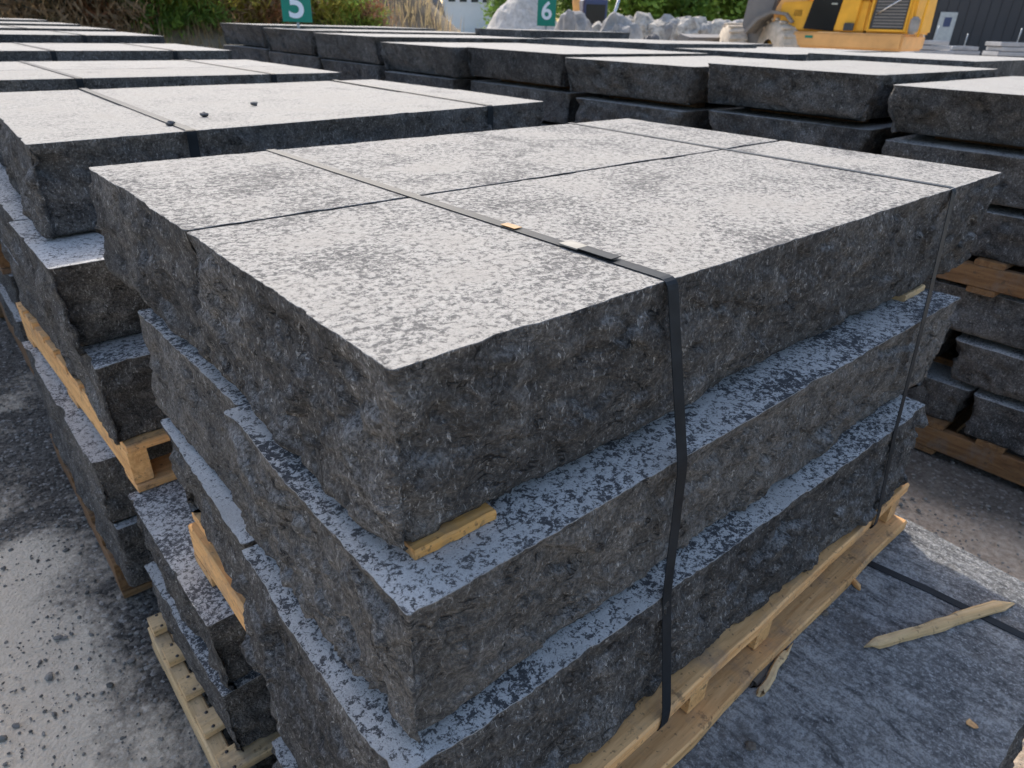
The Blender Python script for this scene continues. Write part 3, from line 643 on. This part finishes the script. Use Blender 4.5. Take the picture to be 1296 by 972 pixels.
# ------------------------------------------------------------------ backdrop: bank and brush
def leaf_cloud(n, center, rad, size, rg, up=.3, elong=1.):
    """leaf-sized quads scattered in clumps through an uneven volume"""
    V = []; F = []; K = max(6, n//60); cl = []
    for _ in range(K):
        while True:
            p = Vector((rg.uniform(-1, 1), rg.uniform(-1, 1), rg.uniform(-1, 1)))
            if p.length < 1: break
        cl.append(Vector((p.x*rad[0], p.y*rad[1], p.z*rad[2])))
    for _ in range(n):
        c = rg.choice(cl); q = c+Vector((rg.gauss(0, .2)*rad[0], rg.gauss(0, .2)*rad[1], rg.gauss(0, .2)*rad[2]))+Vector(center)
        a = Vector((rg.gauss(0, 1), rg.gauss(0, 1), rg.gauss(0, 1)+up)).normalized(); b = a.orthogonal().normalized(); s = size*rg.uniform(.6, 1.4)
        i = len(V); V += [q-a*s*elong, q+b*s*.5, q+a*s*elong, q-b*s*.5]; F.append((i, i+1, i+2, i+3))
    return V, F
def bush(label, loc, rad, n, size, mats, seed, cat='bush', name='bush', group='bushes on the bank', elong=1., up=.3, stems=5):
    rg = random.Random(seed); t = thing(name, label, cat, loc, 0, group)
    for k in range(stems):
        a = rg.uniform(0, 6.28); tip = Vector((math.cos(a)*rad[0]*.6, math.sin(a)*rad[1]*.6, rad[2]*rg.uniform(1.0, 1.7)))
        tube('stem', [(0, 0, -.1), tip*.5+Vector((0, 0, .1)), tip], [.02, .014, .004], 'bark', t, 5)
    V = []; F = []; MI = []
    for k, (m, fr) in enumerate(mats):
        v, f = leaf_cloud(int(n*1.7*fr), (0, 0, rad[2]*.95), rad, size, rg, up, elong); F += [tuple(i+len(V) for i in q) for q in f]; V += v; MI += [k]*len(f)
    o = mesh_obj('foliage', V, F, [m for m, _ in mats], t); o.data.polygons.foreach_set('material_index', MI); return t
def bank():
    xs = np.linspace(-30, 13, 87); ys = np.concatenate([np.linspace(10.3, 16, 24), np.linspace(16.5, 34, 14)])
    X, Y = np.meshgrid(xs, ys); P = np.stack([X.ravel(), Y.ravel(), np.zeros(X.size)], 1)
    h = sstep(10.6, 15.5, P[:, 1])*3.3*(1-sstep(8, 12.5, P[:, 0])*.8)*sstep(34, 22, P[:, 1])
    edge = sstep(13, 11.5, P[:, 0]); P[:, 2] = h*edge*(1+.15*fbm(P*.6, 3, 2))+fbm(P*1.7, 3, 3)*.14*sstep(10.4, 11.5, P[:, 1])-.03
    n = len(xs); F = [(j*n+i, j*n+i+1, (j+1)*n+i+1, (j+1)*n+i) for j in range(len(ys)-1) for i in range(n-1)]
    o = mesh_obj('bank', P, F, 'bank_soil', smooth=True); o['kind'] = 'structure'
    def hz(x, y):
        hh = float(sstep(10.6, 15.5, y)*3.3*(1-sstep(8, 12.5, x)*.8)*sstep(34, 22, y)); return hh
    return hz
HZ = bank()
def grass():
    rg = random.Random(21); V = []; F = []; MI = []
    NX = np.array([[rg.uniform(-9, 10), rg.uniform(10.6, 16.5), 0] for _ in range(12000)]); GN = vnoise(NX*.7+np.array([0, 0, 3.]), 4)
    for (x, y, _), g in zip(NX.tolist(), GN.tolist()):
        z = HZ(x, y)-.05; hgt = rg.uniform(.15, .65)*(1.2 if rg.random() < .2 else .8); a = rg.uniform(0, 6.28); lean = Vector((rg.gauss(0, .2), rg.gauss(0, .2), 1)).normalized()
        b = Vector((math.cos(a), math.sin(a), 0))*rg.uniform(.008, .02); p = Vector((x, y, z)); i = len(V)
        V += [p-b, p+b, p+lean*hgt*.6+b*.6, p+lean*hgt]; F.append((i, i+1, i+2, i+3))
        MI.append(0 if g < .15 and rg.random() < .7 else (1 if g < .35 else 2))
    o = mesh_obj('dry_grass', V, F, ['leaf_straw', 'leaf_dry', 'leaf_green']); o.data.polygons.foreach_set('material_index', MI); o['kind'] = 'stuff'
    o['label'] = 'dry straw-coloured grass and weeds covering the bank behind the stacks'
grass()
bl = [('dark leafless thicket at the far left end of the bank', 25, 12, 13.2, (1.0, .6, .8), 1500, .036, [('leaf_dark', .6), ('leaf_dry', .4)], 2.2), ('brown dry brush left of the green bush', 95, 12, 13.6, (.9, .6, .7), 1400, .036, [('leaf_dry', .6), ('leaf_straw', .4)], 2.5),
      ('dry brush with reddish stems on the bank', 140, 10, 13.0, (.6, .5, .6), 1000, .036, [('leaf_red', .5), ('leaf_dry', .5)], 2.5), ('lush green bush above the end of the left row', 195, 16, 12.2, (.65, .5, .55), 2200, .036, [('leaf_green', .7), ('leaf_bright', .3)], 2.),
      ('darker green bush beside the lush green one', 245, 14, 12.6, (.6, .5, .6), 1800, .036, [('leaf_green', .75), ('leaf_yellow', .25)], 2.), ('olive brown shrub behind the last right row stack', 300, 10, 13.2, (.7, .5, .6), 1500, .036, [('leaf_yellow', .35), ('leaf_dry', .65)], 2.),
      ('reddish dry shrub left of green sign 5', 335, 8, 12.8, (.5, .4, .5), 1200, .036, [('leaf_red', .4), ('leaf_dry', .4), ('leaf_yellow', .2)], 2.), ('yellow green shrub right of green sign 5', 415, 14, 13.5, (.55, .5, .5), 1700, .036, [('leaf_yellow', .6), ('leaf_bright', .4)], 1.4),
      ('low bright shrub with rusty tips near the rubble', 455, 20, 13.8, (.6, .5, .38), 1700, .036, [('leaf_bright', .45), ('leaf_red', .3), ('leaf_yellow', .25)], 1.4), ('small brown shrub behind green sign 5', 380, 8, 14.5, (.7, .5, .7), 1300, .036, [('leaf_dry', .5), ('leaf_yellow', .5)], 1.8)]
for i, (lb, px, py, D, rad, n, sz, mats, el) in enumerate(bl):
    D = next((d_ for d_ in np.arange(9, 20, .1) if HZ(*pix(px, 34, D=d_).xy) > pix(px, 34, D=d_).z), 14.); p = pix(px, 34, D=D); p = Vector((p.x, p.y, HZ(p.x, p.y)))
    bush(lb, (p.x, p.y, p.z-.1), rad, n, sz, mats, 40+i, elong=el, up=1.2)

# ------------------------------------------------------------------ boulders, heaps
def boulder(label, c, rad, mat, seed, name='boulder', group='boulders in the background', sub=4):
    bm = bmesh.new(); bmesh.ops.create_icosphere(bm, subdivisions=sub, radius=1)
    P = np.array([v.co[:] for v in bm.verts]); d = 1+.22*fbm(P*1.3+seed*3.7, 3, seed)+.16*facet(P*1.5+seed, seed)
    P = P*d[:, None]*np.array(rad)
    for v, p in zip(bm.verts, P): v.co = p
    for f in bm.faces: f.smooth = False
    o = bm_obj(name, bm, mat, None, c); return tag(o, label, 'boulder', group)
def base(p, r): return (p.x, p.y, r*.8)
for i, (px, D, r, m, lb) in enumerate(((490, 22, .55, 'boulder', 'grey boulder at the end of the bright shrub'), (512, 24, .75, 'dark_boulder', 'dark boulder left of the white building'), (535, 26, .9, 'boulder', 'tall grey boulder in the rubble before the white building'),
                                    (556, 25, .6, 'dark_boulder', 'dark low boulder by the foot of the white building'), (420, 15, .3, 'pale_boulder', 'pale stone in the yellow green shrub'), (530, 33, 1.3, 'dark_boulder', 'big dark rock mass behind the rubble'))):
    p = pix(px, 30, D=D); boulder(lb, base(p, r), (r*1.1, r, r*1.25), m, 60+i)
p = pix(729, 34, D=19); boulder('rounded grey boulder right of green sign 6', (p.x, p.y, .85), (.62, .6, 1.05), 'boulder', 71)
p = pix(786, 38, D=16); boulder('pointed grey boulder before the pale rubble wall', (p.x, p.y, .75), (.62, .55, 1.05), 'boulder', 72)
p = pix(762, 30, D=20); boulder('brown mottled rock between the two grey boulders', (p.x, p.y, .7), (.5, .5, .9), 'pale_boulder', 73)
p = pix(826, 42, D=24); boulder('small dark rock on the pale yard', (p.x, p.y, 1.0), (.32, .3, .35), 'dark_boulder', 74)
p = pix(850, 45, D=24); boulder('flat dark rock lying right of the small one', (p.x, p.y, .95), (.5, .4, .2), 'dark_boulder', 75)
def heap(label, c, rx, ry, h, mat, seed, name='gravel_heap'):
    n = 40; V = [(0, 0, h)]; F = []
    P = []
    for k in range(1, 15):
        t = k/14
        for i in range(n): a = 2*math.pi*i/n; P.append((math.cos(a)*rx*t, math.sin(a)*ry*t, h*(1-t)**1.05))
    P = np.array(P); P[:, 2] += fbm(P*.9+seed, 4, seed)*h*.13*np.clip(P[:, 2]/h*3, 0, 1); V += P.tolist()
    F += [(0, 1+i, 1+(i+1) % n) for i in range(n)]
    for k in range(13): F += [(1+k*n+i, 1+(k+1)*n+i, 1+(k+1)*n+(i+1) % n, 1+k*n+(i+1) % n) for i in range(n)]
    o = mesh_obj(name, V, F, mat, None, c); return tag(o, label, 'gravel heap')
p = pix(664, 28, D=46); heap('big pale gravel heap in front of the white building', (p.x, p.y, -.1), 4.0, 3.6, 4.6, 'pale_gravel', 5)
# long low wall of pale rubble: separate blocks
rg = random.Random(33)
BL = ['leftmost', 'second', 'third', 'fourth', 'fifth', 'sixth', 'seventh', 'eighth', 'ninth', 'tenth', 'eleventh', 'twelfth', 'thirteenth']
A_, B_ = pix(792, 35, D=36), pix(960, 40, D=36)
for i in range(13):
    t = i/12; q = A_.lerp(B_, t)
    boulder(BL[i]+' pale block from the left in the rubble wall below the trees', (q.x+rg.uniform(-.3, .3), q.y+rg.uniform(-.3, .3), .95+rg.uniform(-.1, .1)), (1.1+rg.uniform(0, .5), .8, 1.12+rg.uniform(-.12, .08)), ('pale_boulder', 'boulder', 'pale_boulder')[i % 3], 80+i, 'rubble_block', 'blocks of the pale rubble wall', 3)

# ------------------------------------------------------------------ small machine between the boulders
def excavator():
    p = pix(745, 10, D=22); t = thing('small_excavator', 'small orange and blue machine half hidden behind the grey boulders', 'excavator', (p.x, p.y, 0), math.pi-YAW+.25)
    for s in (-1, 1): prism('track', [(-1.0, .0), (1.0, .0), (1.2, .25), (1.0, .5), (-1.0, .5), (-1.2, .25)], s*.55-.18, s*.55+.18, 'tyre_rubber', t, .02)
    box('body', (-.8, .9, -.7, .7, .55, 1.35), 'loader_orange', t, .06); box('cab', (-.6, .25, -.65, .2, 1.35, 2.3), 'blue_panel', t, .05); box('cab_window', (-.5, .15, .205, .215, 1.6, 2.15), 'dark_glass', t)
    tube('boom', [(.4, .3, 1.2), (.55, .3, 2.2), (.2, .3, 3.4)], .12, 'loader_orange', t); tube('hydraulic_ram', [(-.9, -.6, 1.0), (-1.35, -.65, 2.6)], .05, 'chrome', t); tube('dipper', [(.2, .3, 3.4), (-.9, .3, 4.0)], .1, 'loader_orange', t)
    prism('bucket', [(-1.3, 3.7), (-.9, 3.6), (-.7, 4.1), (-1.1, 4.3)], 0, .6, 'loader_grey', t)
excavator()

# ------------------------------------------------------------------ wheel loader (side-on, its tail towards the right)
def loader():
    pr = pix(1155, 66, D=17); pl = pix(992, 57, D=18.9)
    ax = (pr-pl); ax.z = 0; L = ax.length; ang = math.atan2(ax.y, ax.x)
    # local x runs from the cab end to the tail, local -y or +y towards the camera
    t = thing('wheel_loader', 'dusty yellow wheel loader parked behind the right rows', 'wheel loader', (pl.x, pl.y, 0), ang)
    cs = -1 if (Matrix.Rotation(-ang, 3, 'Z')@(CAMP-pl)).y < 0 else 1
    def Y(a, b): return (min(cs*a, cs*b), max(cs*a, cs*b))
    box('counterweight', (.0, L-.3, *Y(-2.2, 0.0), 1.16, 1.55), 'loader_orange', t, .05, seg=2)
    box('tail_lamp', (.55, .75, *Y(0, .02), 1.40, 1.46), 'sign_green', t)
    prism('engine_hood', [(2.0, 1.56), (3.15, 1.56), (3.1, 2.9), (2.05, 2.95)], *Y(-2.0, -.12), 'loader_yellow', t, .05)
    prism('body', [(-.35, 1.56), (2.0, 1.56), (2.0, 2.3), (.5, 2.3), (-.35, 2.25)], *Y(-2.0, -.16), 'loader_yellow', t, .04)
    g = prism('grille', [(2.12, 1.66), (2.95, 1.66), (2.95, 2.75), (2.18, 2.75)], *Y(-.12, -.085), 'grille_dark', t, .01)
    for k in range(15):
        box('grille_slat', (2.20, 2.92, *Y(-.085, -.066), 1.70+k*.07, 1.735+k*.07), 'loader_grey', g)
    fr = [(2.07, 2.12, 1.6, 2.8), (2.95, 3.0, 1.6, 2.8), (2.121, 2.949, 1.6, 1.655)]
    for a, b, c, d in fr: box('grille_frame', (a, b, *Y(-.118, -.06), c, d), 'loader_yellow', t, .008)
    tube('glint_bar', [(2.25, cs*-.05, 2.0), (2.85, cs*-.05, 2.4)], .022, 'chrome', t)  # diagonal reflection on the grille, modelled as a bright bar
    prism('cab', [(.42, 2.2), (1.7, 2.3), (1.65, 3.7), (.75, 3.7)], *Y(-1.8, -.3), 'loader_yellow', t, .05)
    dr = prism('cab_door', [(.40, 1.62), (1.22, 1.58), (1.42, 3.5), (.78, 3.5)], *Y(-.155, -.09), 'dark_glass', t, .01)
    box('door_handle', (1.05, 1.2, *Y(-.09, -.06), 2.2, 2.24), 'chrome', dr)
    prism('cab_pillar', [(1.23, 1.6), (1.75, 1.58), (1.85, 3.5), (1.46, 3.5)], *Y(-.155, -.07), 'loader_yellow', t, .02)
    box('roof', (.6, 1.8, *Y(-1.9, -.2), 3.7, 3.85), 'loader_yellow', t, .06)
    box('tool_box', (1.5, 1.75, *Y(-.07, .02), 1.60, 1.78), 'grille_dark', t, .02)
    prism('arm_bracket', [(-.6, 1.5), (.35, 1.6), (.35, 2.5), (-.3, 2.55), (-.55, 2.1)], *Y(-1.9, -.25), 'loader_orange', t, .04)
    box('step', (.02, .3, *Y(-.24, -.16), 1.9, 2.1), 'grille_dark', t, .02)
    box('light_guard', (3.02, 3.25, *Y(-.35, -.08), 1.56, 1.95), 'boulder', t, .07)
    tube('mirror_post', [(3.3, cs*-.2, 1.5), (3.35, cs*-.2, 3.2)], .03, 'loader_yellow', t); tube('exhaust', [(2.6, cs*-1, 2.9), (2.6, cs*-1, 3.6)], .07, 'grille_dark', t)
    def wheel(x, y, r=.92, w=.62, z=None, turn=0.):
        z = r if z is None else z
        wl = lathe('wheel', [(r*.45, -w/2), (r*.86, -w/2), (r*.97, -w*.38), (r, -w*.2), (r, w*.2), (r*.97, w*.38), (r*.86, w/2), (r*.45, w/2)], 'dusty_tyre', t, 40, 'x', (x, y, z)); wl.rotation_euler = (0, 0, math.pi/2+turn)
        rm = lathe('rim', [(0, w*.36), (r*.2, w*.36), (r*.3, w*.24), (r*.46, w*.3), (r*.46, -w*.3), (0, -w*.3)], 'loader_yellow', wl, 28)
        for k in range(22):
            a = 2*math.pi*k/22; lug = box('tread_lug', (-w/2+.02, w/2-.02, -.045, .045, -.02, .035), 'dusty_tyre', wl, .012); lug.location = (0, math.cos(a)*r, math.sin(a)*r); lug.rotation_euler = (a-math.pi/2, 0, .25)
    wheel(-.36, cs*-.45, turn=cs*.75); wheel(-.36, cs*-1.95, turn=cs*.75)
    # front frame, steered
    prism('fender', [(-1.28, 1.50), (-.95, 1.88), (-.55, 2.05), (-.12, 2.0), (.12, 1.78), (.05, 1.74), (-.15, 1.93), (-.55, 1.97), (-.9, 1.8), (-1.2, 1.46)], *Y(-.9, -.02), 'loader_grey', t, .01)
    prism('lift_arm', [(-1.75, .9), (-.98, .9), (-.62, 2.9), (-.9, 3.6), (-1.5, 3.6)], *Y(-1.5, -.7), 'loader_grey', t, .05)
    wheel(-1.95, cs*-.9, .85, turn=cs*.95); wheel(-2.55, cs*-2.0, .85, turn=cs*.95)
    prism('bucket', [(-4.2, .2), (-3.0, .15), (-2.9, 1.3), (-3.3, 1.4), (-3.5, .6)], *Y(-2.9, .1), 'loader_grey', t, .03)
loader()

# ------------------------------------------------------------------ buildings
def dark_building():
    a = pix(1158, 55, D=45); t = thing('dark_warehouse', 'dark clad warehouse behind the loader at the right edge', 'building', (a.x, a.y, 0), -.80)
    box('wall', (0, 40, 0, 15, 0, 8), 'dark_cladding', t)
    for k in range(60): box('cladding_rib', (.1+k*.66, .16+k*.66, -.03, 0.0, .3, 7.9), 'dark_cladding', t)
    box('roof', (-.2, 40.2, -.2, 15.2, 8.003, 8.3), 'dark_cladding', t); box('plinth', (.0, 40, -.06, -.032, 0, .29), 'pallet_grey_slab', t)
    tube('downpipe', [(.35, -.14, .1), (.35, -.14, 7.9)], .08, 'white_cladding', t)
    d = box('door', (1.05, 2.15, -.10, -.034, .8, 2.95), 'post_steel', t, .01); box('door_window', (1.4, 1.85, -.115, -.101, 2.1, 2.65), 'blue_panel', d)
    box('red_lamp', (7.5, 7.9, -.2, -.04, 2.4, 2.9), 'red_paint', t, .08)
dark_building()
def white_building():
    a = pix(560, 20, D=62); t = thing('white_shed', 'pale blue-white shed with a row of small dark windows', 'building', (a.x, a.y, 0), -.75)
    box('wall', (0, 9.5, 0, 8, 0, 6.5), 'white_cladding', t); box('roof', (-.2, 9.7, -.2, 8.2, 6.503, 6.8), 'pallet_grey_slab', t)
    for k in range(7):
        f = box('window', (.55+k*1.05, 1.2+k*1.05, -.05, -.003, 3.15, 3.50), 'window_dark', t)
        box('sill', (.5+k*1.05, 1.25+k*1.05, -.09, -.003, 3.08, 3.147), 'white_cladding', f)
    for k in range(4): box('stair_tread', (-1.6, -.05, -.6, .4, .8+k*.65, .9+k*.65), 'grille_dark', t)
    for x in (-1.55, -.15): tube('stair_post', [(x, -.5, 0), (x, -.5, 3.6)], .05, 'grille_dark', t)
white_building()
# pale slab bundles before the warehouse
for i, (px, py, D, ww, n, lb) in enumerate(((1172, 66, 26, 1.5, 3, 'grey slab bundle right behind the loader tail'), (1212, 66, 30, 1.4, 2, 'low grey slab bundle before the warehouse door'), (1276, 68, 27, 1.5, 3, 'grey slab bundle at the right edge before the warehouse'))):
    p = pix(px, py, D=D); t = thing('slab_bundle', lb, 'slab bundle', (p.x, p.y, 0), -.7, 'grey slab bundles')
    box('bearer', (-ww/2, ww/2, -.5, .5, 0, p.z-.08), 'dark_boulder', t, .02)
    for k in range(n): box('slab', (-ww/2+.1*k*(k % 2), ww/2-.12*k, -.5, .5, p.z-.08+k*.17+.004, p.z-.08+k*.17+.15), 'pallet_grey_slab', t, .015)
    tube('marker_stake', [(.2, 0, p.z+.17*n-.2), (.22, 0, p.z+.17*n+.4)], .02, 'post_steel', t)

# ------------------------------------------------------------------ trees beyond the rubble wall
def tree(label, c, h, cr, seed, mats):
    rg = random.Random(seed); t = thing('tree', label, 'tree', c, 0, 'trees beyond the rubble wall')
    tube('trunk', [(0, 0, -.2), (.1, .05, h*.3), (.05, -.1, h*.6), (.1, 0, h*.9)], [.28, .22, .14, .04], 'bark', t, 8)
    for k in range(7):
        a = rg.uniform(0, 6.28); z0_ = h*rg.uniform(.2, .6); tube('limb', [(.05, 0, z0_), (math.cos(a)*cr*.5, math.sin(a)*cr*.5, z0_+h*.12), (math.cos(a)*cr*.85, math.sin(a)*cr*.85, z0_+h*.2)], [.1, .06, .02], 'bark', t, 6)
    V = []; F = []; MI = []
    for k, (m, fr) in enumerate(mats):
        v, f = leaf_cloud(int(6500*fr), (0, 0, h*.52), (cr, cr, h*.5), .25, rg, .2, 1.0); F += [tuple(i+len(V) for i in q) for q in f]; V += v; MI += [k]*len(f)
    o = mesh_obj('crown', V, F, [m for m, _ in mats], t); o.data.polygons.foreach_set('material_index', MI)
nm = ['leftmost bright green tree behind the pale rubble wall', 'second green tree behind the pale rubble wall', 'middle green tree behind the pale rubble wall', 'fourth green tree behind the pale rubble wall', 'green tree just left of the loader arm', 'green tree behind the loader', 'dark tree behind the gravel heap', 'tree behind the excavator']
for i, px in enumerate((800, 832, 866, 900, 934, 985, 660, 735)):
    p = pix(px, 20, D=48+(i*5) % 9); tree(nm[i], (p.x, p.y, 0), 7.5+(i % 3), 2.6, 500+i, [('leaf_bright', .88), ('leaf_green', .12)] if i < 6 else [('leaf_green', .8), ('leaf_bright', .2)])
